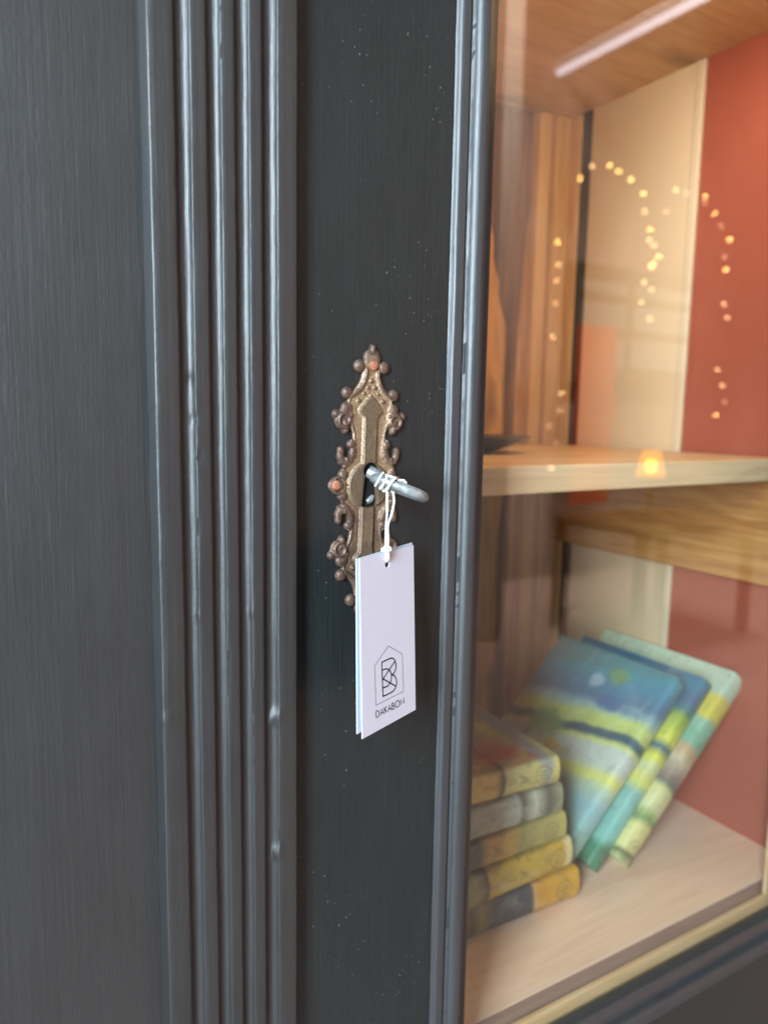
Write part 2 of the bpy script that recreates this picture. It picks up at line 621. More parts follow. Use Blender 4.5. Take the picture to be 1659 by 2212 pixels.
lumps = []
for (px, py, r, h) in [(362, 1555, 2.0, 0.9), (597, 1550, 2.3, 1.3), (600, 1845, 2.2, 1.2), (432, 985, 1.2, -0.8),
                       (412, 820, 1.4, -0.8), (590, 1560, 1.4, 0.8), (345, 870, 1.4, 0.5), (430, 1330, 1.3, 0.4),
                       (370, 1810, 1.3, 0.45), (545, 1325, 1.1, 0.4), (476, 1870, 1.3, -0.5), (420, 905, 1.2, -.6)]:
    X, Z = at0(px, py)
    lumps.append((X, Z, r, h))
wobble_sweep(prof, ZB, ZT, 1.6, 0.17, 3, lumps, 0.05).build('fluted_pilaster', M['matt'], cab, cab_org, True, sharp=55)

# carcass boards
mb = MB()
mb.box(-12, XR + 40, 22, YB + 16, 338, 356)
mb.build('ceiling_board', M['pine_top'], cab, cab_org)
mb = MB()
mb.box(-12, XR + 40, 27.8, YB + 16, ZF - 20, ZF)
mb.build('floor_board', M['pine_floor'], cab, cab_org)
mb = MB()
mb.box(-12, XR + 40, 16.0, 27.4, ZF - 20, ZF - 1.2)
mb.build('reflection_lip', M['pine_reflection_lip'], cab, cab_org)  # floor edge darkened to stand in for the moulding's reflection in the glass
mb = MB()
mb.box(-30, -12, 16, YB + 16, ZB, ZT - 10)
mb.build('side_wall', M['pine_back'], cab, cab_org)
# back: boards with shadow gaps
mb = MB()
xs = [-12, 68, 150, 236, 318, 374, 400]
for a, b in zip(xs[:-1], xs[1:]):
    mb.box(a + 0.8, b - 0.8, YB, YB + 12, ZF - 20, 338)
mb.build('back_boards', M['pine_back'], cab, cab_org, bevel=1.0)
# dark bark-edged heartwood strip let into the back boards
mb = MB()
pts_l, pts_r = [], []
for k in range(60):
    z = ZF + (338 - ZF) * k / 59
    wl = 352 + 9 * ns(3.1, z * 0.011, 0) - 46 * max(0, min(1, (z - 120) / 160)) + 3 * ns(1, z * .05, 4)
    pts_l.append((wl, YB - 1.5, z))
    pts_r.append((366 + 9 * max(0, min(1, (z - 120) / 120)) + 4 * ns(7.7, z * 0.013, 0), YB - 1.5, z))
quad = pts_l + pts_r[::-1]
for k in range(59):
    a, b, c_, d = pts_l[k], pts_r[k], pts_r[k + 1], pts_l[k + 1]
    mb.prism([a, b, c_, d], (0, 1.2, 0))
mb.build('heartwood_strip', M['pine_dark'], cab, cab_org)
# corner post: two fillets and a groove
mb = MB()
mb.box(376, 390, YB - 13, YB - 0.5, ZF, 338)
mb.box(390.6, 396, YB - 9, YB - 0.5, ZF, 338)
mb.box(396.6, XR + 3, YB - 15, YB - 0.5, ZF, 338)
mb.box(XR - 2.5, XR + 16, 306, YB - 15.5, ZF, 338)
mb.build('corner_post', M['pine_post'], cab, cab_org, bevel=1.6)
# right side: seal, cream panel, edge strip, terracotta panel, middle rail
mb = MB()
mb.box(XR - 0.6, XR + 14, 293.5, 305.6, ZF, 338)
mb.build('dark_seal', M['seal'], cab, cab_org)
mb = MB()
mb.box(XR + 0.5, XR + 14, 172, 293, ZF, 338)
mb.build('cream_panel', M['cream'], cab, cab_org)
mb = MB()
mb.box(XR - 1.5, XR + 14, 163, 171.6, ZF, 338)
mb.build('panel_strip', M['cream_edge'], cab, cab_org, bevel=1.5)
mb = MB()
mb.box(XR + 1.5, XR + 14, 20, 162.6, ZF, 338)
mb.build('terracotta_panel', M['red'], cab, cab_org)
mb = MB()
mb.box(XR - 7, XR + 0.2, 60, 322, -105.5, -18.2)
mb.build('middle_rail', M['pine_rail'], cab, cab_org, bevel=2)
# shelf
mb = MB()
mb.box(-11, XR - 3.2, 58, YB - 16, -17.5, 0.0)
mb.build('shelf', M['pine_shelf'], cab, cab_org, bevel=1.2)

# ---------------------------------------------------------------- the glazed door
XE, ZE = 65.0, -337.5           # glass opening edge (left, bottom)
XE2, ZE2 = 366.0, 352.0         # right, top
XD0, XD1 = -36.6, 450.0
ZD0, ZD1 = -560.0, 400.0
door_org = (XD0, 0, ZD0)
door = empty('cabinet_door', door_org, 'charcoal painted glazed cabinet door with moulded frame carrying the old lock plate', 'door')

# left stile surface with gap shadow at its left edge
XM = 40.3                       # where moulding starts
prof = [(XD0, 16), (XD0, 1.2), (XD0 + 0.25, 0.35), (XD0 + 1.0, 0.0)]
k = XD0 + 2
while k < XM + 1.5:
    prof.append((k, 0.0))
    k += 2.5
prof.append((XM + 2.5, 0.0))
wobble_sweep(prof, ZD0, ZD1, 3, 0.07, 23).build('stile', M['satin'], door, door_org, True, sharp=60)
mb = MB()
mb.box(XE2 + 22.3, XD1, 0, 16, ZD0, ZD1)
mb.build('stile', M['satin'], door, door_org, bevel=0.8)
mb = MB()
mb.box(XM + 2.6, XE2 + 22.2, 0, 16, ZD0, ZE - 22.6)
mb.build('bottom_rail', M['satin_x'], door, door_org)
mb = MB()
mb.box(XM + 2.6, XE2 + 22.2, 0, 16, ZE2 + 22.6, ZD1)
mb.build('top_rail', M['satin_x'], door, door_org)

# moulding: d = distance outwards from the glass opening, y = height
dm = XE - XM
mp = [(dm + 1.2, 0.6), (dm + 0.3, -0.1), (dm - 0.5, -1.6), (dm - 1.0, -2.3), (dm - 1.8, -2.75), (dm - 3.0, -2.9),
      (dm - 4.2, -3.0), (dm - 5.2, -3.1), (dm - 5.8, -2.9), (dm - 6.2, -2.2), (dm - 6.5, -1.7), (dm - 6.9, -2.0), (dm - 7.2, -3.0)]
for k in range(0, 12):
    a = math.radians(8 + k * 15.0)          # outer to inner side of the round
    mp.append((dm - 11.9 + 4.6 * math.cos(a), -2.5 - 4.3 * math.sin(a)))
mp += [(dm - 16.8, -1.4), (dm - 17.1, -0.5), (dm - 17.8, -0.1), (dm - 18.6, -0.3), (dm - 19.4, 0.3), (dm - 21.0, 0.7),
       (dm - 21.4, 1.1), (dm - 23.2, 1.5), (dm - 24.3, 2.1), (dm - 24.7, 3.5), (0.0, 9.0)]


def frame_moulding():
    segs = []
    # vertical left
    lum = []
    for (px, py, r, h) in [(950, 1150, 1.3, 0.9), (948, 1370, 1.2, .5), (975, 210, 1.0, 0.4), (1018, 100, 1.0, -0.5), (940, 1290, 1.5, .35),
                           (925, 1745, 1.2, 0.5), (920, 1880, 1.2, 0.6), (985, 540, 0.9, .4)]:
        p = hY(px, py, -2.5)
        lum.append((p[0], p[2], r, h))

    def side(n_steps, f, seed, lum=()):
        mb_ = MB()
        K = len(mp)
        vs = []
        for j in range(n_steps + 1):
            tt = j / n_steps
            for i, (d, y) in enumerate(mp):
                p, s_ = f(tt, d)
                w = 0.10 * ns(i * 0.5 + seed, s_ * 0.03, 1.0) + 0.06 * ns(i * 0.9 + seed, s_ * 0.12, 2.0) + 0.05 * ns(i * 1.7, s_ * 0.5, seed)
                if d > dm - 0.8:
                    w *= 2.2
                if d < 0.5:
                    w = 0
                for (lx, lz, lr, lh) in lum:
                    d2 = ((p[0] - lx) / lr) ** 2 + ((p[2] - lz) / (lr * 1.5)) ** 2
                    if d2 < 4:
                        w += lh * math.exp(-d2 * 1.6)
                vs.append((p[0], y - w, p[2]))
        fs = [(j * K + i, j * K + i + 1, (j + 1) * K + i + 1, (j + 1) * K + i) for j in range(n_steps) for i in range(K - 1)]
        mb_.add(vs, fs)
        return mb_
    a = side(460, lambda t_, d: ((XE - d, 0, (ZE - d) + t_ * (ZE2 + d - ZE + d)), t_ * 690), 1, lum)
    b = side(200, lambda t_, d: ((XE - d + t_ * (XE2 + d - XE + d), 0, ZE - d), t_ * 300), 5)
    c_ = side(60, lambda t_, d: ((XE2 + d, 0, (ZE - d) + t_ * (ZE2 + d - ZE + d)), t_ * 690), 8)
    e = side(40, lambda t_, d: ((XE - d + t_ * (XE2 + d - XE + d), 0, ZE2 + d), t_ * 300), 9)
    return a, b, c_, e


for q in frame_moulding():
    q.build('moulding', M['moulding'], door, door_org, True, sharp=50)
mb = MB()
mb.box(XE - 9, XE2 + 9, 9.2, 11.8, ZE - 9, ZE2 + 9)
mb.build('glass_pane', M['glass'], door, door_org)
# raw pine glazing bead behind the pane
mb = MB()
mb.box(XE - 2, XE2 + 2, 12.4, 15.6, ZE - 8, ZF + 0.6)
mb.box(XE2 - 7, XE2 + 8, 12.4, 15.6, ZF + 1, ZE2)
mb.build('glazing_bead', M['pine_bead'], door, door_org, bevel=0.5)

# ---------------------------------------------------------------- lock plate (pressed relief)
EC = np.array([-1.9, -1.5])
ER = math.radians(1.6)


def esc_world(u, v, y):
    return (EC[0] + u * math.cos(ER) + v * math.sin(ER), y, EC[1] + v * math.cos(ER) - u * math.sin(ER))


G = 0.23
us = np.arange(-20.5, 20.6, G)
vs_ = np.arange(-63.5, 63.6, G)
U, V = np.meshgrid(us, vs_)
AU, AV = np.abs(U), np.abs(V)


def circ(c, r, U_=AU, V_=AV):
    return np.hypot(U_ - c[0], V_ - c[1]) - r


def cap(a, b, r, U_=AU, V_=AV):
    ax, ay = a
    bx, by = b
    L2 = (bx - ax) ** 2 + (by - ay) ** 2 + 1e-9
    h = np.clip(((U_ - ax) * (bx - ax) + (V_ - ay) * (by - ay)) / L2, 0, 1)
    return np.hypot(U_ - ax - h * (bx - ax), V_ - ay - h * (by - ay)) - r


def chain(pts, r, U_=AU, V_=AV):
    rr = r if hasattr(r, '__len__') else [r] * len(pts)
    d = np.full_like(U_, 1e3)
    for i in range(len(pts) - 1):
        d = np.minimum(d, cap(pts[i], pts[i + 1], (rr[i] + rr[i + 1]) / 2, U_, V_))
    return d


def poly(pts, U_=AU, V_=AV):
    d = np.full(U_.shape, 1e6)
    s = np.ones(U_.shape)
    n_ = len(pts)
    for i in range(n_):
        ax, ay = pts[i]
        bx, by = pts[(i + 1) % n_]
        ex, ey = bx - ax, by - ay
        wx, wy = U_ - ax, V_ - ay
        h = np.clip((wx * ex + wy * ey) / (ex * ex + ey * ey + 1e-12), 0, 1)
        d = np.minimum(d, (wx - ex * h) ** 2 + (wy - ey * h) ** 2)
        c1 = (V_ >= ay) & (V_ < by) & (ex * wy > ey * wx)
        c2 = (V_ < ay) & (V_ >= by) & (ex * wy < ey * wx)
        s = np.where(c1 | c2, -s, s)
    return s * np.sqrt(d)


def smin(a, b, k):
    h = np.clip(0.5 + 0.5 * (b - a) / k, 0, 1)
    return b * (1 - h) + a * h - k * h * (1 - h)


def sstep(x):
    x = np.clip(x, 0, 1)
    return x * x * (3 - 2 * x)


half = [(0, 57), (2.6, 56), (4.3, 53), (4.6, 50), (4.9, 47.5), (5.7, 45), (7.2, 42.6), (9.6, 40.4), (11.2, 38), (11.6, 36), (11.0, 33), (10.8, 29),
        (9.6, 26), (8.5, 23), (8.2, 20), (8.0, 17), (7.4, 15), (8.0, 12.5), (10.2, 10.2), (12.6, 8.2), (13.4, 6), (13.6, 3), (14.0, 0)]
full = half + [(-8, 0), (-8, 57)]
plate_d = poly(full)
parts_d = [plate_d,
           cap((0, 57), (0, 60.2), 0) - (1.75 - 0.35 * sstep((AV - 57) / 3)),
           circ((0, 55.3), 4.3), circ((6.1, 51.6), 2.85), circ((11.6, 39.9), 2.75), cap((9.4, 40), (11.6, 39.9), 1.6),
           circ((11.6, 33.3), 2.9), circ((12.6, 28.4), 4.7), cap((13.5, 30.3), (16.2, 30.6), 2.2) , circ((16.9, 30.7), 1.6),
           cap((12.4, 27), (11.9, 23.6), 1.7), circ((8.9, 17.9), 2.1),
           chain([(14.1, 15.6), (14.0, 12.5), (13.0, 10.6), (11.4, 9.9), (9.8, 11.0), (8.6, 13.2), (8.1, 15.4)], [1.2, 1.7, 2.0, 2.2, 1.9, 1.5, 1.2]),
           circ((12.4, 4.6), 2.4), circ((14.6, 0), 4.2), circ((17.2, 0.0), 2.0)]
D = parts_d[0]
for q in parts_d[1:]:
    D = smin(D, q, 0.8)
# notch between the hook and the plate
D = np.maximum(D, -chain([(10.9, 15.5), (11.0, 13.3)], [1.15, 1.15]))
# keyhole
kh = np.minimum(np.hypot(U - 1.0, V - 6.4) - 3.75, poly([(-1.9, 6), (3.9, 6), (4.3, -9.3), (2.8, -9.6), (0.5, -9.9), (-3.2, -9.4)], U, V))
Dk = np.maximum(D, -kh)

b0 = 0.75
H = b0 * sstep(-D / 0.7 + 0.15)
# rolled border
H += 0.65 * np.exp(-((plate_d + 0.9) / 0.55) ** 2) * (plate_d < 0.3)
# ridges


def dome(c, r, h):
    q = np.clip(1 - ((AU - c[0]) ** 2 + (AV - c[1]) ** 2) / r ** 2, 0, 1)
    return h * np.sqrt(q)


def ridge(pts, r, h):
    d = chain(pts, 0.0)
    return h * np.sqrt(np.clip(1 - (d / r) ** 2, 0, 1))


spiral = [(12.6 + 3.3 * math.cos(math.radians(a)) * (1 - (a + 100) / 900), 28.4 + 3.3 * math.sin(math.radians(a)) * (1 - (a + 100) / 900)) for a in range(-100, 241, 20)]
spiral2 = [(14.4 + 3.0 * math.cos(math.radians(a)), 0.2 + 3.2 * math.sin(math.radians(a))) for a in range(20, 131, 15)]
R_ = [ridge(spiral, 1.05, 1.75), ridge(spiral2, 1.0, 1.5), dome((6.1, 51.6), 2.75, 1.7), dome((11.6, 39.9), 2.65, 1.7), dome((0, 55.3), 4.2, 1.7), dome((11.6, 33.3), 2.8, 1.5),
      dome((12.6, 28.4), 4.4, 0.9), dome((16.9, 30.7), 1.5, 1.3), dome((8.9, 17.9), 2.0, 1.5), dome((14.6, 0), 4.0, 1.8), dome((12.4, 4.6), 2.3, 1.6),
      dome((12.4, -0), 2.0, 1.2),
      ridge([(0, 57), (0, 60)], 1.4, 1.6),
      ridge([(2.9, 50.5), (3.1, 47.5), (4.0, 44.5), (5.9, 41.6), (8.4, 39.5), (10, 38.6)], 0.75, 1.7),
      ridge([(12.4, 27), (11.9, 23.8)], 1.5, 1.5),
      ridge([(14.1, 15.4), (14.0, 12.5), (13.0, 10.6), (11.4, 9.9), (9.8, 11.0), (8.6, 13.2), (8.1, 15.2)], 1.7, 1.5),
      dome((11.2, 11.2), 1.7, 1.9), dome((9.7, 30.5), 1.1, 1.9),
      ridge([(9.2, 22.5), (8.9, 19.5)], 0.8, 1.3),
      ridge([(12.7, 7.2), (11.6, 9.0)], 0.9, 1.2),
      dome((0, 45.6), 1.05, 1.5), dome((1.7, 42.7), 0.9, 1.4), dome((6.1, 36.9), 0.95, 1.5), dome((3.6, 40.0), 0.75, 1.2)]
for q in R_:
    H = np.maximum(H, np.where(q > 0, b0 * 0.8 + q, 0))
# scroll grooves
for c, r in (((14.6, 0), 2.6),):
    rho = np.hypot(AU - c[0], AV - c[1])
    H -= 0.55 * np.exp(-((rho - r) / 0.45) ** 2) * (AU < c[0] + 1.4) * (AV > c[1] - 3)
# shield: centre strip with arrow heads and the round boss
sh = poly([(0, 40.2), (3.2, 37.2), (6.1, 33.6), (6.2, 32.2), (5.0, 30.6), (3.9, 29.6), (3.75, 26), (3.7, 0), (3.7, -6), (-8, -6), (-8, 40.2)])
boss = np.hypot(U - 0.2, V * 1.0 - 0.0) - 10.6
shd = smin(sh, boss, 1.2)
shm = sstep(-shd / 1.3 + 0.1)
H = H * (1 - shm) + shm * (b0 + 1.35)
H += 0.22 * np.exp(-((shd + 0.9) / 0.4) ** 2)
H += 0.35 * np.exp(-(shd / 0.5) ** 2) * -1
# rim of keyhole turned in
H -= 0.35 * np.exp(-((kh - 0.0) / 0.5) ** 2)
# blur a little, add hammered texture


def blur(a, n_):
    for _ in range(n_):
        a = (np.roll(a, 1, 0) + np.roll(a, -1, 0) + 2 * a) / 4
        a = (np.roll(a, 1, 1) + np.roll(a, -1, 1) + 2 * a) / 4
    return a


H = blur(H, 1)
rng = np.random.RandomState(4)
rn = blur(rng.randn(*H.shape), 3)
rn2 = blur(rng.randn(*H.shape), 14)
H += (0.022 * rn / rn.std() + 0.035 * rn2 / rn2.std()) * (1 - 0.6 * shm)
H0 = H
wide = blur(H, 36)
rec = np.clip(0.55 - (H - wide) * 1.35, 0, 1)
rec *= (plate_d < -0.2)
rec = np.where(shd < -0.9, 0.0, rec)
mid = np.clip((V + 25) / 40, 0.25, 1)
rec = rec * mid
H = np.maximum(H, 0.25)

# mesh from the field
gy, gx = np.gradient(Dk, G)
inside = Dk < 0
keep = inside[:-1, :-1] & inside[1:, :-1] & inside[:-1, 1:] & inside[1:, 1:]
used = np.zeros(inside.shape, int)
for a in (0, 1):
    for b in (0, 1):
        used[a:a + keep.shape[0], b:b + keep.shape[1]] += keep
idx = -np.ones(inside.shape, int)
verts, pat_v, sh_v = [], [], []
for (i, j) in np.argwhere(used > 0):
    u, v = U[i, j], V[i, j]
    if used[i, j] < 4:
        g = math.hypot(gx[i, j], gy[i, j]) + 1e-6
        dd = min(-Dk[i, j], 0.5)
        u += gx[i, j] / g * dd
        v += gy[i, j] / g * dd
    idx[i, j] = len(verts)
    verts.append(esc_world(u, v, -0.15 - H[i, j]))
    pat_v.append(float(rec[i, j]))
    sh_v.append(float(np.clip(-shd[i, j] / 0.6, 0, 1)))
faces = [(idx[i, j], idx[i, j + 1], idx[i + 1, j + 1], idx[i + 1, j]) for (i, j) in np.argwhere(keep)]
esc_org = door_org
me = bpy.data.meshes.new('lock_plate')
me.from_pydata([tuple((np.array(p) - np.array(esc_org)) * S) for p in verts], [], [tuple(int(k) for k in f_) for f_ in faces])
bm = bmesh.new()
bm.from_mesh(me)
lp = bm.verts.layers.float.new('patina')
ls = bm.verts.layers.float.new('shield')
bm.verts.ensure_lookup_table()
for i, v in enumerate(bm.verts):
    v[lp] = pat_v[i]
    v[ls] = sh_v[i]
be = [e for e in bm.edges if len(e.link_faces) == 1]
ret = bmesh.ops.extrude_edge_only(bm, edges=be)
for v in [g_ for g_ in ret['geom'] if isinstance(g_, bmesh.types.BMVert)]:
    v.co.y = 0.25 * S
    v[lp] = 0.0
bmesh.ops.recalc_face_normals(bm, faces=bm.faces)
bm.to_mesh(me)
bm.free()
for p in me.polygons:
    p.use_smooth = True
me.set_sharp_from_angle(angle=math.radians(62))
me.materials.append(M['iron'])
plate_o = bpy.data.objects.new('lock_plate', me)
COL.objects.link(plate_o)
plate_o.parent = door
plate_o['label'] = 'ornate rusty pressed iron keyhole plate'


def nail(u, v, y):
    c = np.array(esc_world(u, v, y))
    mb_ = MB()
    seg = 22
    rings = [(2.05, 1.1), (2.12, 0.2), (2.0, -0.35), (1.5, -0.62), (0.7, -0.75)]
    vs, fs = [], []
    for i, (r, dy) in enumerate(rings):
        for k in range(seg):
            a = 2 * math.pi * k / seg
            rr = r * (1 + 0.05 * math.sin(3 * a + u))
            vs.append((c[0] + rr * math.cos(a), c[1] + dy, c[2] + rr * math.sin(a)))
    for i in range(len(rings) - 1):
        for k in range(seg):
            l = (k + 1) % seg
            fs.append((i * seg + k, i * seg + l, (i + 1) * seg + l, (i + 1) * seg + k))
    fs.append(tuple((len(rings) - 1) * seg + k for k in range(seg)))
    mb_.add(vs, fs)
    mb_.build('nail', M['nail'], plate_o, esc_org, True)


nail(0.0, 52.2, -2.6)
nail(-16.3, 0.2, -2.6)
nail(16.3, 0.2, -2.6)
# thin black sheet standing in for the shade inside the keyhole
mb = MB()
mb.prism([esc_world(-3.6, 10.5, 0.02), esc_world(5.0, 10.5, 0.02), esc_world(5.0, -10.3, 0.02), esc_world(-3.9, -10.3, 0.02)], (0, -0.12, 0))
mb.build('keyhole_shade', M['black'], plate_o, esc_org)
mb = MB()
mb.tube([esc_world(0.2, -7.6, -0.4), esc_world(1.8, -6.6, -0.6), esc_world(3.2, -4.9, -0.4)], [1.1, 1.5, 1.0], 10)
mb.build('lock_ward', M['key'], plate_o, esc_org, True)

# ---------------------------------------------------------------- key
r1, r2 = ray(797, 1029), ray(928, 1079)
pn = nrm(np.cross(r1, r2))
pc = hY(862, 1054, -17.5)
e1 = nrm(ray(862, 1054))
e2 = nrm(np.cross(pn, e1))
if e2[0] < 0:
    e2 = -e2
# a touch of tilt so the ring is not perfectly edge-on
key_org = esc_world(1.0, 6.4, 0)
ring = []
RA, RB = 11.2, 10.6
for k in range(64):
    a = 2 * math.pi * k / 64
    sq = lambda q: math.copysign(abs(q) ** 0.72, q)
    ring.append(pc + e2 * RA * sq(math.cos(a)) + e1 * RB * sq(math.sin(a)) + pn * 0.55 * math.sin(a))
mb = MB()
mb.tube(ring, 2.2, 20, closed=True)
key = mb.build('key', M['key'], None, key_org, True)
tag(key, 'plain grey metal key with round bow sticking out of the keyhole', 'key')
mb = MB()
kp = np.array(esc_world(0.6, 6.1, 0))
near = pc + e1 * (RB - 1.5)
sh_pts = [np.array([kp[0], -0.3, kp[2]]), kp * 0.5 + near * 0.5, near]
mb.tube(sh_pts, [2.9, 2.9, 2.6], 20)
mb.build('shank', M['key'], key, key_org, True)

# ---------------------------------------------------------------- hang tag
KT = 302.0
Tpx = [(776.7, 1206.5), (893.3, 1177.4), (897.9, 1533.6), (783, 1597.2)]
A_ = np.array([ray(*p) for p in Tpx]).T
s_ = np.linalg.solve(np.stack([A_[:, 0], -A_[:, 1], A_[:, 2]], 1), A_[:, 3])
Dq = [s_[0], s_[1], s_[2], 1.0]
TP = [CAM + A_[:, i] * Dq[i] * KT for i in range(4)]
tn = nrm(np.cross(TP[1] - TP[0], TP[3] - TP[0]))
if tn[1] > 0:
    tn = -tn


def on_card(px, py, off=0.0):
    r = ray(px, py)
    k_ = (TP[0] - CAM).dot(tn) / r.dot(tn)
    return CAM + r * k_ + tn * off


tag_org = on_card(836, 1217)
ht = empty('hang_tag', tag_org, 'white folded shop tag with a house emblem hanging by a string from the key', 'tag')


def card_mesh(corners, thick, nv, hole=None, hole_r=2.0, curl=0.0):
    """card as a fine grid in (s, t), with a round hole"""
    TL, TR, BR, BL = corners
    mb_ = MB()
    nu = 48
    nvv = 96
    pts = {}

    def P(s_v, t_v):
        p = (TL * (1 - s_v) + TR * s_v) * (1 - t_v) + (BL * (1 - s_v) + BR * s_v) * t_v
        return p + nv * curl * (math.sin(t_v * math.pi) * 1.0 + 0.25 * math.sin(s_v * 3 + t_v * 4))
    front = np.array([[P(i / nu, j / nvv) for i in range(nu + 1)] for j in range(nvv + 1)])
    ok = np.ones((nvv, nu), bool)
    if hole is not None:
        for j in range(nvv + 1):
            for i in range(nu + 1):
                d = front[j, i] - hole
                L = np.linalg.norm(d)
                if L < hole_r + 0.55:      # snap the vertices round the hole onto it
                    if L > hole_r - 0.45:
                        front[j, i] = hole + d / L * hole_r
        for j in range(nvv):
            for i in range(nu):
                cc = (front[j, i] + front[j + 1, i + 1] + front[j + 1, i] + front[j, i + 1]) / 4
                if np.linalg.norm(cc - hole) < hole_r - 0.02:
                    ok[j, i] = False
    vs = [tuple(front[j, i]) for j in range(nvv + 1) for i in range(nu + 1)]
    bk = [tuple(front[j, i] - nv * thick) for j in range(nvv + 1) for i in range(nu + 1)]
    n0 = len(vs)
    fs = []
    id_ = lambda j, i: j * (nu + 1) + i
    edges = {}
    for j in range(nvv):
        for i in range(nu):
            if ok[j, i]:
                q = (id_(j, i), id_(j, i + 1), id_(j + 1, i + 1), id_(j + 1, i))
                fs.append(q)
                fs.append(tuple(n0 + k_ for k_ in q[::-1]))
                for a in range(4):
                    e = (q[a], q[(a + 1) % 4])
                    edges[e] = edges.get(e, 0) + 1
    for (a, b) in list(edges):
        if (b, a) not in edges:
            fs.append((a, n0 + a, n0 + b, b))
    mb_.add(vs + bk, fs)
    return mb_


front_card = card_mesh(TP, 0.45, tn, on_card(836.5, 1218.5), 1.55, 0.0)
fc = front_card.build('front_leaf', M['card'], ht, tag_org, True, sharp=40)
# rear leaf, hanging a little open at the bottom left
bTL = CAM + ray(769.9, 1207.5) * Dq[0] * KT * 1.006
bTR = CAM + ray(890.2, 1172.2) * Dq[1] * KT * 1.006
bBL = CAM + ray(771.8, 1586.6) * Dq[3] * KT * 1.014
bBR = bBL + (bTR - bTL) * 1.0
bn = nrm(np.cross(bTR - bTL, bBL - bTL))
if bn[1] > 0:
    bn = -bn
hb = on_card(836.5, 1218.5)
rb = ray(836.5, 1218.5)
hb2 = CAM + rb * ((bTL - CAM).dot(bn) / rb.dot(bn))
card_mesh([bTL, bTR, bBR, bBL], 0.45, bn, hb2, 1.55).build('rear_leaf', M['card_back'], ht, tag_org, True, sharp=40)

# printing: strokes laid on the card
z3 = lambda x, y: (733.2 + 0.21203 * x, 1150.9 + 0.21203 * y)


def stroke(mb_, pts, w, off=0.09):
    cl = [pts[0]]
    for p in pts[1:]:
        if math.hypot(p[0] - cl[-1][0], p[1] - cl[-1][1]) > 0.5:
            cl.append(p)
    P = [on_card(*z3(*p), off) for p in cl]
    N = len(P)
    L_, R2 = [], []
    for i in range(N):
        a, b = P[max(0, i - 1)], P[min(N - 1, i + 1)]
        d = nrm(b - a)
        s2 = nrm(np.cross(d, tn)) * w / 2
        L_.append(P[i] + s2)
        R2.append(P[i] - s2)
    vs = L_ + R2
    fs = [(i, i + 1, N + i + 1, N + i) for i in range(N - 1)]
    mb_.add(vs, fs)


def bez(p0, p1, p2, p3, n_=14):
    out = []
    for k in range(n_ + 1):
        t_ = k / n_
        out.append(tuple((1 - t_) ** 3 * np.array(p0) + 3 * (1 - t_) ** 2 * t_ * np.array(p1) + 3 * (1 - t_) * t_ * t_ * np.array(p2) + t_ ** 3 * np.array(p3)))
    return out


mb = MB()
for a, b in [((498, 1155), (638, 1237)), ((638, 1237), (651, 1618)), ((651, 1618), (371, 1760)), ((371, 1760), (356, 1357)), ((356, 1357), (498, 1155))]:
    stroke(mb, [a, b], 0.20)
mb.build('house_outline', M['ink_grey'], fc, tag_org)
mb = MB()
W1 = 0.58
stroke(mb, [(429, 1318), (442, 1672)], W1)
stroke(mb, [(429, 1322)] + bez((429, 1322), (470, 1302), (505, 1284), (528, 1279)) + bez((528, 1279), (562, 1276), (576, 1330), (574, 1365)) +
       bez((574, 1365), (572, 1410), (552, 1440), (532, 1449)), W1)
stroke(mb, bez((532, 1449), (560, 1450), (580, 1480), (581, 1525)) + bez((581, 1525), (582, 1570), (560, 1600), (545, 1616)) +
       bez((545, 1616), (510, 1640), (480, 1652), (441, 1669)), W1)
stroke(mb, bez((432, 1402), (460, 1390), (484, 1384), (500, 1396)) + bez((500, 1396), (524, 1414), (530, 1450), (528, 1478)) +
       bez((528, 1478), (526, 1520), (505, 1550), (490, 1562)) + bez((490, 1562), (470, 1574), (455, 1578), (440, 1583)), W1)
stroke(mb, [(563, 1310), (446, 1488)], W1)
stroke(mb, [(440, 1490), (569, 1563)], W1)
mb.build('monogram', M['ink'], fc, tag_org)


# lettering, strokes in unit boxes (x right, y up)
def Cc(cx_, cy_, rx, ry, a0, a1, n_=12):
    return [(cx_ + rx * math.cos(math.radians(a0 + (a1 - a0) * i / n_)), cy_ + ry * math.sin(math.radians(a0 + (a1 - a0) * i / n_))) for i in range(n_ + 1)]


GL = {
    'D': (0.78, [[(0, 0), (0, 1)], [(0, 1), (0.25, 1)] + Cc(0.25, 0.5, 0.5, 0.5, 90, -90) + [(0, 0)]]),
    'A': (0.74, [[(0, 0), (0.37, 1), (0.74, 0)], [(0.14, 0.34), (0.60, 0.34)]]),
    'K': (0.62, [[(0, 0), (0, 1)], [(0.58, 1), (0.02, 0.42)], [(0.20, 0.60), (0.62, 0)]]),
    'B': (0.60, [[(0, 0), (0, 1)], [(0, 1), (0.28, 1)] + Cc(0.28, 0.77, 0.24, 0.23, 90, -90) + [(0, 0.54)],
                 [(0.28, 0.54)] + Cc(0.30, 0.27, 0.29, 0.27, 90, -90) + [(0, 0)]]),
    'O': (0.98, [Cc(0.49, 0.5, 0.49, 0.5, 0, 360, 24)]),
    'M': (0.90, [[(0, 0), (0.05, 1), (0.45, 0.22), (0.85, 1), (0.90, 0)]]),
}
word = 'DAKABOM'
tot = sum(GL[c_][0] for c_ in word) + 0.24 * (len(word) - 1)
mb = MB()
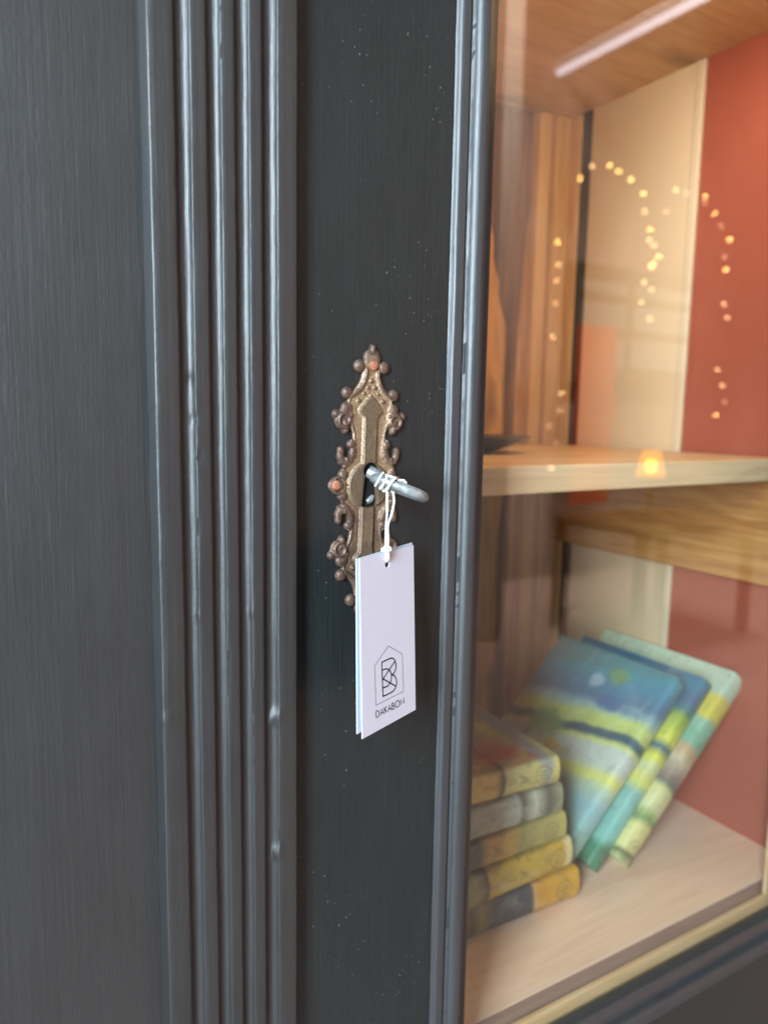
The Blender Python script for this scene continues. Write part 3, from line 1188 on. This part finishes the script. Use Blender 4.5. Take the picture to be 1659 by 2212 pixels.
# text box corners in tag-picture coordinates: baseline from (376,1888) to (660,1742), cap height up
b0_, b1_ = np.array((374, 1886.)), np.array((660, 1742.))
t0_, t1_ = np.array((369, 1822.)), np.array((656, 1680.))
xpos = 0
for ch in word:
    wd, strokes = GL[ch]
    for st in strokes:
        pts = []
        for (sx, sy) in st:
            q = (xpos + sx) / tot
            pts.append(tuple((b0_ * (1 - q) + b1_ * q) * (1 - sy) + (t0_ * (1 - q) + t1_ * q) * sy))
        stroke(mb, pts, 0.40)
    xpos += wd + 0.24
mb.build('lettering', M['ink'], fc, tag_org)

# string: two-ply cotton


def catmull(pts, n_=10):
    P = [np.array(p, float) for p in pts]
    P = [2 * P[0] - P[1]] + P + [2 * P[-1] - P[-2]]
    out = []
    for i in range(1, len(P) - 2):
        for k in range(n_):
            t_ = k / n_
            a, b, c_, d = P[i - 1], P[i], P[i + 1], P[i + 2]
            out.append(0.5 * ((2 * b) + (-a + c_) * t_ + (2 * a - 5 * b + 4 * c_ - d) * t_ ** 2 + (-a + 3 * b - 3 * c_ + d) * t_ ** 3))
    out.append(P[-2])
    return out


def cord(mb_, pts, r=0.31, sep=0.27, pitch=2.2, n_=14):
    C_ = catmull(pts, n_)
    L = 0
    strands = [[], []]
    u = Vector((0.3, 0.5, 0.8))
    for i, p in enumerate(C_):
        a = C_[max(0, i - 1)]
        b = C_[min(len(C_) - 1, i + 1)]
        d = Vector(b - a).normalized()
        if i:
            L += np.linalg.norm(C_[i] - C_[i - 1])
        u = (u - d * u.dot(d)).normalized()
        w = d.cross(u)
        for k in (0, 1):
            ang = 2 * math.pi * L / pitch + math.pi * k
            strands[k].append(Vector(p) + (u * math.cos(ang) + w * math.sin(ang)) * sep)
    for st in strands:
        mb_.tube(st, r, 8)


mb = MB()
RC = 2.2 + 0.55


def ring_pt(ax_px, ang, extra=0.0):
    """point on the string wound round the front of the bow"""
    # front arm of the bow (nearest the viewer) runs along e2
    cc_ = min(1.0, abs(ax_px) / RA) ** (1 / 0.72)
    base = pc - e1 * RB * math.sqrt(max(0.0, 1 - cc_ ** 2)) ** 0.72 + e2 * ax_px
    return base + (-e1 * math.cos(ang) + pn_up * math.sin(ang)) * (RC + extra)


pn_up = pn if pn[2] > 0 else -pn
# three turns of string on the bow
turns = []
for k in range(0, 40):
    a = -1.2 + k * 0.46
    turns.append(ring_pt(-9.6 + 0.19 * k, a, 0.15 + 0.25 * math.sin(k * .7)))
cord(mb, turns, n_=3)
loopb = []
for k in range(0, 16):
    a = math.pi * 0.5 + k * 0.42
    loopb.append(ring_pt(-8.6 + 0.42 * k, a, 0.7))
cord(mb, loopb, n_=4)
cord(mb, [ring_pt(-7, 1.2, .3), ring_pt(-4, 1.5, .5), ring_pt(-1.5, 1.7, .2), ring_pt(0.6, 1.6, .8), ring_pt(2.0, 1.9, .2), ring_pt(0.4, 2.2, .9)], n_=12)
ystr = pc[1] - RB - 1.0
hole3 = on_card(836.5, 1216)


def sp(px, py, Y):
    return hY(px, py, Y)


Yh = hole3[1]
y0 = ystr + 1
cord(mb, [sp(849, 1062, y0), sp(851, 1085, y0), sp(846, 1110, y0 - .4), sp(838, 1135, Yh - 1.5), sp(838, 1160, Yh - 1), sp(838, 1190, Yh - 1), sp(839, 1206, Yh - .9), hole3 - tn * 1.2], n_=16)
cord(mb, [sp(836, 1062, y0), sp(836, 1085, y0), sp(836, 1110, y0 + .2), sp(834, 1135, Yh - .6), sp(834, 1160, Yh - .5), sp(833, 1185, Yh - .7), sp(835, 1204, Yh - 1.1), hole3 - tn * 1.0], n_=16)
# knot at the top of the card
cord(mb, [sp(824, 1188, Yh - .3), sp(829, 1184, Yh - 1.2), sp(836, 1181, Yh - 2.2), sp(842, 1183, Yh - 1.8), sp(844, 1188, Yh - 1.4), sp(838, 1191, Yh - 2.2), sp(831, 1188, Yh - 1.5), sp(825, 1191, Yh + .4)], n_=10)
mb.build('string', M['string'], ht, tag_org, True)

# ---------------------------------------------------------------- books


def book(name_label, L, W, T, origin, rot, mat, group, emblem_end='head', cover_mat=None):
    o = empty('book', origin, name_label, 'book', group)
    o.rotation_euler = rot
    outer = [(W, T), (6, T)] + [(6 - 5.5 * math.sin(math.pi * k / 12) ** 0.7 - 0.5, T - T * (1 - math.cos(math.pi * k / 12)) / 2) for k in range(1, 12)] + [(6, 0), (W, 0)]
    inner = [(W, T - 1.6), (6.5, T - 1.6)] + [(6.8 - 4.2 * math.sin(math.pi * k / 8) ** 0.7, T - 1.6 - (T - 3.2) * (1 - math.cos(math.pi * k / 8)) / 2) for k in range(1, 8)] + [(6.5, 1.6), (W, 1.6)]
    mb_ = MB()
    no, ni = len(outer), len(inner)
    vs = [(0, y, z) for y, z in outer] + [(L, y, z) for y, z in outer] + [(0, y, z) for y, z in inner] + [(L, y, z) for y, z in inner]
    fs = [(i, i + 1, no + i + 1, no + i) for i in range(no - 1)]
    b = 2 * no
    fs += [(b + i, b + ni + i, b + ni + i + 1, b + i + 1) for i in range(ni - 1)]
    # ends
    fs.append(tuple(range(no)) + tuple(b + i for i in range(ni - 1, -1, -1)))
    fs.append(tuple(no + i for i in range(no - 1, -1, -1)) + tuple(b + ni + i for i in range(ni)))
    fs.append((0, no, b + ni, b))
    fs.append((no - 1, b + ni - 1, b + 2 * ni - 1, 2 * no - 1))
    mb_.add(vs, fs)
    cv = mb_.build('dust_jacket', mat, o, (0, 0, 0), True, sharp=50)
    mb_ = MB()
    mb_.box(2.5, L - 2.5, 6, W - 3, 1.7, T - 1.7)
    mb_.build('page_block', M['pages'], o, (0, 0, 0))
    # round emblem near the tail of the spine
    mb_ = MB()
    ex = L - 15 if emblem_end == 'head' else 15
    r_ = T * 0.30

    def spine_y(z):
        q = max(0.0, min(1.0, z / T))
        a = math.acos(max(-1, min(1, 1 - 2 * (1 - q))))
        return 6 - 5.5 * math.sin(a) ** 0.7 - 0.5 - 0.15

    def ring_strip(rr, w_):
        N = 24
        vs2, fs2 = [], []
        for k_ in range(N):
            a = 2 * math.pi * k_ / N
            for q in (rr - w_, rr + w_):
                zz = T / 2 + q * math.sin(a)
                vs2.append((ex + q * math.cos(a), spine_y(zz), zz))
        for k_ in range(N):
            l_ = (k_ + 1) % N
            fs2.append((2 * k_, 2 * l_, 2 * l_ + 1, 2 * k_ + 1))
        mb_.add(vs2, fs2)
    ring_strip(r_, 0.25)
    for dz in (-0.45, 0.0, 0.45):
        z0_, z1_ = T / 2 + dz * r_ - 0.3, T / 2 + dz * r_ + 0.3
        hw = r_ * (0.6 - 0.2 * abs(dz))
        mb_.add([(ex - hw, spine_y(z0_), z0_), (ex + hw, spine_y(z0_), z0_), (ex + hw, spine_y(z1_), z1_), (ex - hw, spine_y(z1_), z1_)], [(0, 1, 2, 3)])
    mb_.build('spine_emblem', M['emblem'], cv, (0, 0, 0))
    return o


M['emblem'] = plain('faded_print', (0.13, 0.12, 0.08), 0.6, 0.2, 200)
T1 = [(0.0, (70, 105, 60)), (0.07, (95, 135, 85)), (0.12, (150, 190, 175)), (0.32, (150, 188, 192)), (0.40, (188, 205, 175)), (0.45, (226, 222, 110)), (0.50, (200, 205, 190)),
      (0.575, (205, 208, 195)), (0.60, (215, 218, 130)), (0.625, (40, 92, 110)), (0.655, (70, 100, 105)), (0.67, (195, 205, 120)), (0.72, (205, 215, 120)), (0.77, (150, 185, 185)),
      (0.82, (78, 122, 150)), (0.90, (70, 135, 160)), (0.96, (62, 145, 158)), (1.0, (72, 135, 140))]
T2 = [(0.0, (75, 130, 100)), (0.10, (60, 135, 105)), (0.14, (130, 190, 175)), (0.36, (140, 190, 180)), (0.42, (225, 220, 110)), (0.50, (215, 215, 160)), (0.55, (228, 222, 80)),
      (0.60, (40, 100, 120)), (0.64, (225, 220, 90)), (0.76, (150, 175, 70)), (0.80, (60, 120, 130)), (0.86, (70, 110, 140)), (0.92, (55, 130, 150)), (1.0, (40, 115, 145))]
T3 = [(0.0, (210, 205, 150)), (0.04, (90, 110, 60)), (0.06, (225, 215, 150)), (0.17, (225, 215, 145)), (0.20, (120, 150, 95)), (0.23, (170, 190, 120)), (0.26, (225, 220, 165)), (0.36, (222, 216, 150)),
      (0.39, (110, 120, 105)), (0.42, (150, 125, 115)), (0.50, (215, 195, 160)), (0.56, (205, 165, 120)), (0.60, (130, 185, 155)), (0.72, (150, 195, 165)), (0.75, (225, 205, 80)),
      (0.86, (228, 205, 90)), (0.88, (190, 210, 180)), (1.0, (200, 215, 185))]
j1 = jacket('jacket_blue_seascape', T1, 1.0, [(169, 53, 9, 14, (115, 155, 100)), (103, 90, 22, 27, (118, 155, 100)), (87, 70, 7, 20, (205, 172, 80)), (158, 68, 8, 12, (160, 190, 205)), (142, 42, 8, 30, (72, 110, 150))], 0.16, 0.4, 0.006)
j2 = jacket('jacket_teal_field', T2, 3.0, [], 0.10, 0.5, 0.008)
j3 = jacket('jacket_pale_green', T3, 6.0, [], 0.05, 0.45, 0.008)
grp1 = 'books leaning against each other'
A1, A2, A3 = (math.radians(-a) for a in (44.9, 45.7, 43.7))
book('blue jacketed book with a painted field under a stormy sky, front cover facing out', 187.7, 137, 19, (249.2 - 13, 99.9, ZF), (0, A1, 0), j1, grp1, 'tail')
book('teal jacketed book leaning between the blue book and the pale green one', 182.3, 140, 17, (278.2 - 10.5, 93.5, ZF), (0, A2, 0), j2, grp1, 'tail')
book('pale green and cream jacketed book leaning at the back of the slanted row', 187.3, 147, 22, (306.0 - 13, 85.2, ZF), (0, A3, 0), j3, grp1, 'tail')

grp2 = 'books stacked flat on the cabinet floor'
S1 = [(0.0, (150, 130, 90)), (0.4, (195, 175, 110)), (0.60, (215, 180, 85)), (0.70, (222, 185, 90)), (0.735, (60, 60, 50)), (0.75, (205, 195, 130)), (0.9, (215, 205, 125)), (1.0, (215, 200, 110))]
S2 = [(0.0, (160, 130, 95)), (0.45, (185, 155, 120)), (0.56, (165, 165, 145)), (0.78, (178, 182, 170)), (0.80, (80, 85, 65)), (0.86, (200, 205, 180)), (0.93, (90, 95, 80)), (1.0, (170, 170, 125))]
S3 = [(0.0, (110, 85, 50)), (0.42, (120, 90, 60)), (0.48, (60, 62, 40)), (0.56, (45, 52, 30)), (0.60, (190, 150, 70)), (0.72, (200, 160, 60)), (0.76, (165, 155, 90)), (1.0, (190, 178, 100))]
S4 = [(0.0, (120, 90, 40)), (0.42, (130, 120, 75)), (0.50, (160, 160, 110)), (0.555, (60, 60, 45)), (0.57, (205, 180, 75)), (0.75, (210, 175, 60)), (0.95, (205, 165, 55)), (0.97, (225, 205, 140)), (1.0, (225, 205, 140))]
S5 = [(0.0, (40, 45, 30)), (0.35, (55, 55, 30)), (0.44, (190, 140, 45)), (0.47, (60, 60, 45)), (0.52, (150, 150, 85)), (0.58, (60, 70, 80)), (0.74, (52, 62, 78)), (0.76, (70, 60, 50)), (0.775, (215, 165, 120)), (0.79, (205, 150, 40)), (1.0, (210, 155, 40))]
red_cover = [(180, 70, 12, 60, (150, 165, 170)), (148, 26, 32, 24, (205, 85, 62)), (172, 12, 8, 8, (200, 80, 60)), (176, 24, 9, 40, (160, 165, 165)), (130, 60, 30, 20, (150, 110, 100))]
stack = [
    ('gold and dark jacketed book lying lowest in the flat stack', S5, 231.0, 80.0, ZF + 0.3, 24.4, -2.0, 9.0, []),
    ('golden yellow jacketed book second from the bottom of the flat stack', S4, 226.0, 84.0, ZF + 25.2, 24.0, 2.5, 4.0, []),
    ('olive and ochre jacketed book in the middle of the flat stack', S3, 219.0, 84.5, ZF + 49.6, 21.6, 0.8, 5.5, []),
    ('grey white jacketed book second from the top of the flat stack', S2, 213.5, 84.0, ZF + 71.6, 23.6, -1.0, 7.5, []),
    ('cream jacketed book with a red painted cover on top of the flat stack', S1, 209.0, 84.0, ZF + 95.6, 21.5, -3.0, 2.5, red_cover)]
for (lab, bands, xr, y_, z_, T_, rot, seed, bl) in stack:
    mt = jacket('jacket_stack_%d' % int(seed * 2), bands, seed, bl, 0.02, 0.7, 0.004)
    a = math.radians(rot)
    Lb = 187.0
    book(lab, Lb, 136, T_, (xr - Lb * math.cos(a), y_ - Lb * math.sin(a), z_), (0, 0, a), mt, grp2, 'head')

# dish on the shelf
mb = MB()
mb.lathe([(0, 0.3), (14, 0.3), (16, 1.4), (30, 6.5), (44, 12.5), (45, 13.2), (44.2, 13.8), (30, 8.6), (15, 3.6), (0, 3.2)], (212, 200, 0), 48)
tag(mb.build('dish', M['dish'], None, (212, 200, 0), True), 'shallow dark brown dish standing on the pine shelf', 'dish')

# ---------------------------------------------------------------- the shop behind the viewer, seen only as reflections in the pane
bulbs = [(340, 195, 2), (423, 110, 1), (547, 106, 2), (610, 145, 2), (697, 205, 2), (784, 301, 2), (793, 430, 1), (831, 557, 2), (826, 630, 1), (859, 667, 1), (892, 750, 2),
         (856, 800, 2), (836, 820, 2), (788, 930, 1), (840, 980, 1), (772, 1070, 1), (831, 1187, 1), (182, 645, 2), (186, 808, 1), (171, 918, 1), (162, 1078, 1), (1013, 276, 1),
         (1088, 300, 0), (1218, 320, 2), (1219, 367, 0), (1291, 443, 2), (1335, 530, 0), (1394, 630, 2), (1356, 753, 0), (1366, 840, 2), (1354, 1085, 1), (1375, 1182, 1), (943, 430, 0)]
bp = [(1150.9 + 0.30626 * x, 323.95 + 0.30626 * y, b) for x, y, b in bulbs]
bp += [(980.4 + .409 * x, 596.7 + .409 * y, b) for x, y, b in [(528, 318, 1), (573, 615, 1), (563, 710, 0), (508, 790, 0), (547, 880, 0), (517, 1013, 1), (1396, 492, 1), (1423, 577, 1), (1432, 660, 0), (1386, 732, 2)]]
em = [emit('fairy_bulb_dim', (1, 0.60, 0.33, 1), 11), emit('fairy_bulb_mid', (1, 0.62, 0.28, 1), 25), emit('fairy_bulb_bright', (1, 0.58, 0.16, 1), 48)]
wire_m = plain('thin_copper_wire', (0.25, 0.16, 0.08), 0.5)
YR = -1500
b_w = [(mirrored(x, y, YR - 25 * b), b) for x, y, b in bp]
f_org = tuple(b_w[0][0])
fl = empty('fairy_lights', f_org, 'string of small warm fairy lights hanging in loops, mirrored in the glass', 'fairy lights')
for p, b in b_w:
    mb = MB()
    r = 5.8
    prof_ = [(0.05, -r)] + [(r * math.cos(math.radians(q)), r * math.sin(math.radians(q))) for q in range(-60, 61, 30)] + [(0.05, r)]
    mb.lathe(prof_, p, 10)
    mb.build('bulb', em[b], fl, f_org, True)
mb = MB()
for seq in (list(range(0, 17)), [17, 18, 19, 20, 33, 34, 35, 36, 37, 38], [32, 21, 22, 23, 24, 25, 26, 27, 28, 29, 30, 31, 39, 40, 41, 42]):
    mb.tube([tuple(b_w[i][0] + np.array([0, 4.5, 0])) for i in seq], 0.5, 5)
mb.build('wire', wire_m, fl, f_org)

# tube light
a, b = mirrored(1203, 158, -2200), mirrored(1515, -5, -2200)
zc = (a[2] + b[2]) / 2
g0 = hY(1203, 158, 9)
d0 = ray(1203, 158) * [1, -1, 1]
p0 = g0 + d0 * ((1750 - g0[2]) / d0[2])
g0 = hY(1560, -28, 9)
d0 = ray(1560, -28) * [1, -1, 1]
p1 = g0 + d0 * ((1750 - g0[2]) / d0[2])
tl = empty('tube_light', tuple((p0 + p1) / 2), 'long white tube light under the shop ceiling', 'light')
mb = MB()
mb.tube([p0, p0 * .5 + p1 * .5, p1], 17, 12)
mb.build('tube', emit('tube_glow', (0.95, 0.9, 1.0, 1), 6.5), tl, tuple((p0 + p1) / 2))
mb = MB()
mb.tube([p0 + [0, 0, 40], p1 + [0, 0, 40]], 22, 8)
mb.build('fitting', plain('white_enamel', (0.7, 0.7, 0.7)), tl, tuple((p0 + p1) / 2))

# table lamp on a side table
lc = mirrored(1408, 1000, -1700)
sc_ = np.linalg.norm(lc - hY(1408, 1000, 9)) + np.linalg.norm(hY(1408, 1000, 9) - CAM)
k_ = sc_ / F_PX * 1.0
lamp_z = mirrored(1400, 1122, -1700)[2]
l_org = (lc[0], lc[1], lamp_z)
la = empty('table_lamp', l_org, 'small brass table lamp with a glowing amber shade', 'lamp')
h_ = lc[2] - lamp_z
mb = MB()
mb.lathe([(16 * k_, h_ + 22 * k_ * 1.1), (29 * k_, h_ - 26 * k_)], (lc[0], lc[1], lamp_z), 24)
mb.build('lamp_shade', emit('amber_shade_glow', (1, 0.33, 0.02, 1), 7.5), la, l_org, True)
mb = MB()
mb.lathe([(0.1, h_ + 8 * k_), (9 * k_, h_ + 4 * k_), (11 * k_, h_ - 10 * k_), (6 * k_, h_ - 24 * k_), (0.1, h_ - 27 * k_)], tuple(np.array([lc[0], lc[1], lamp_z]) + nrm(hY(1408, 1000, 9) - lc) * 20 * k_), 16)
mb.build('lamp_bulb', emit('lamp_bulb_glow', (1, 0.72, 0.05, 1), 14), la, l_org, True)
mb = MB()
mb.lathe([(0.1, h_ - 26 * k_), (4 * k_, h_ - 26 * k_), (2 * k_, h_ * 0.55), (7 * k_, h_ * 0.42), (2 * k_, h_ * 0.3), (3 * k_, 4 * k_), (20 * k_, 3), (20 * k_, 0), (0.1, 0)], (lc[0], lc[1], lamp_z), 20)
mb.build('lamp_base', plain('brass', (0.6, 0.35, 0.08), 0.3, metal=0.9), la, l_org, True)
M['table_wood'] = pine('dark_table_wood', (0.08, 0.03, 0.01), (0.13, 0.055, 0.02), (0.2, 0.09, 0.035), 'x')
tb = empty('side_table', (lc[0], lc[1], lamp_z - 700), 'brown wooden side table under the amber lamp', 'table')
to = (lc[0], lc[1], lamp_z - 700)
mb = MB()
mb.box(lc[0] - 260, lc[0] + 420, lc[1] - 260, lc[1] + 200, lamp_z - 30, lamp_z - 1)
mb.build('tabletop', M['table_wood'], tb, to, bevel=4)
for dx, dy in ((-240, -240), (400, -240), (-240, 180), (400, 180)):
    mb = MB()
    mb.box(lc[0] + dx - 18, lc[0] + dx + 18, lc[1] + dy - 18, lc[1] + dy + 18, lamp_z - 700, lamp_z - 30.5)
    mb.build('leg', M['table_wood'], tb, to)

# daylight window far behind the viewer
def far_pt(px, py, Yd=-2600):
    return mirrored(px, py, Yd)


w_org = tuple(far_pt(1380, 700))
sw = empty('shop_window', w_org, 'pale shop window with glazing bars, mirrored faintly in the cabinet glass', 'window')
q0, q1 = far_pt(1262, 590), far_pt(1500, 560)
zt_, zb_ = q0[2], far_pt(1262, 800)[2]
pane_m = emit('daylight_pane', (0.86, 0.88, 0.74, 1), 0.9)
xa, xb = q0[0], q1[0]
xm_ = xa + (xb - xa) * 0.42
zs_ = [zt_, zt_ + (zb_ - zt_) * 0.22, zt_ + (zb_ - zt_) * 0.58, zb_]
for (u0, u1) in ((xa, xm_ - 30), (xm_ + 30, xb)):
    for k in range(3):
        mb = MB()
        mb.box(u0, u1, -2604, -2600, zs_[k + 1] + 25, zs_[k] - 25)
        mb.build('pane', pane_m, sw, w_org)
mb = MB()
mb.box(xa - 60, xb + 60, -2660, -2606, zb_ - 60, zt_ + 60)
mb.build('window_frame', plain('window_frame_paint', (0.12, 0.10, 0.08)), sw, w_org)

# shop floor the cabinet stands on
mb = MB()
mb.box(-2500, 7000, -7000, 1500, -870, -851)
fo = mb.build('floor', plain('pinkish_shop_floor', (0.50, 0.37, 0.32), 0.6, 0.15, 1.3), None, (0, 0, -851))
fo['kind'] = 'structure'
# red cloth on a rail and a pale column, both only seen mirrored in the glass
c0, c1 = far_pt(1252, 700, -2300), far_pt(1312, 1085, -2300)
mb = MB()
N_ = 40
top_, bot_ = c0[2], c1[2]
pts_ = [(c0[0] + (c1[0] - c0[0]) * k / N_, -2300 + 22 * math.sin(k * 0.9), 0) for k in range(N_ + 1)]
vs = [(x, y, top_) for x, y, _ in pts_] + [(x, y, bot_) for x, y, _ in pts_] + [(x, y - 4, top_) for x, y, _ in pts_] + [(x, y - 4, bot_) for x, y, _ in pts_]
fs = []
for k in range(N_):
    fs.append((k, k + 1, N_ + 2 + k, N_ + 1 + k))
    fs.append((2 * N_ + 2 + k, 2 * N_ + 3 + k, 3 * N_ + 4 + k, 3 * N_ + 3 + k))
mb.add(vs, fs)
tag(mb.build('hanging_cloth', plain('red_cloth', (0.7, 0.08, 0.04)), None, tuple((c0 + c1) / 2), True), 'red cloth hanging in the shop, mirrored in the glass left of the amber lamp', 'cloth')
k0, k1 = far_pt(1088, 300, -1900), far_pt(1128, 300, -1900)
mb = MB()
mb.box(k0[0], k1[0], -1990, -1900, -850, 1900)
tag(mb.build('column', plain('pale_column_paint', (0.45, 0.41, 0.38)), None, (k0[0], -1945, -850), bevel=8), 'pale square column mirrored faintly beside the moulded door frame', 'column')

wm = NT('shop_wall_plaster')
f = wm.noise(wm.coord((1.6, 1.6, 1.1), (2, 0, 5)), 1, 4, 0.6)
f2 = wm.noise(wm.coord((5, 5, 0.6), (1, 0, 2)), 1, 3, 0.5)
c = wm.ramp(f, [(0.35, (0.26, 0.20, 0.17)), (0.55, (0.55, 0.44, 0.40)), (0.7, (0.75, 0.66, 0.62))])
c = wm.mix(wm.math('MULTIPLY', f2, 0.5), c, (0.3, 0.22, 0.18))
mb = MB()
mb.box(200, 6500, -2800, -2700, -850, 2900)
wl = mb.build('wall', wm.pbr(c, 0.7), None, (3000, -2750, -850))
wl['kind'] = 'structure'
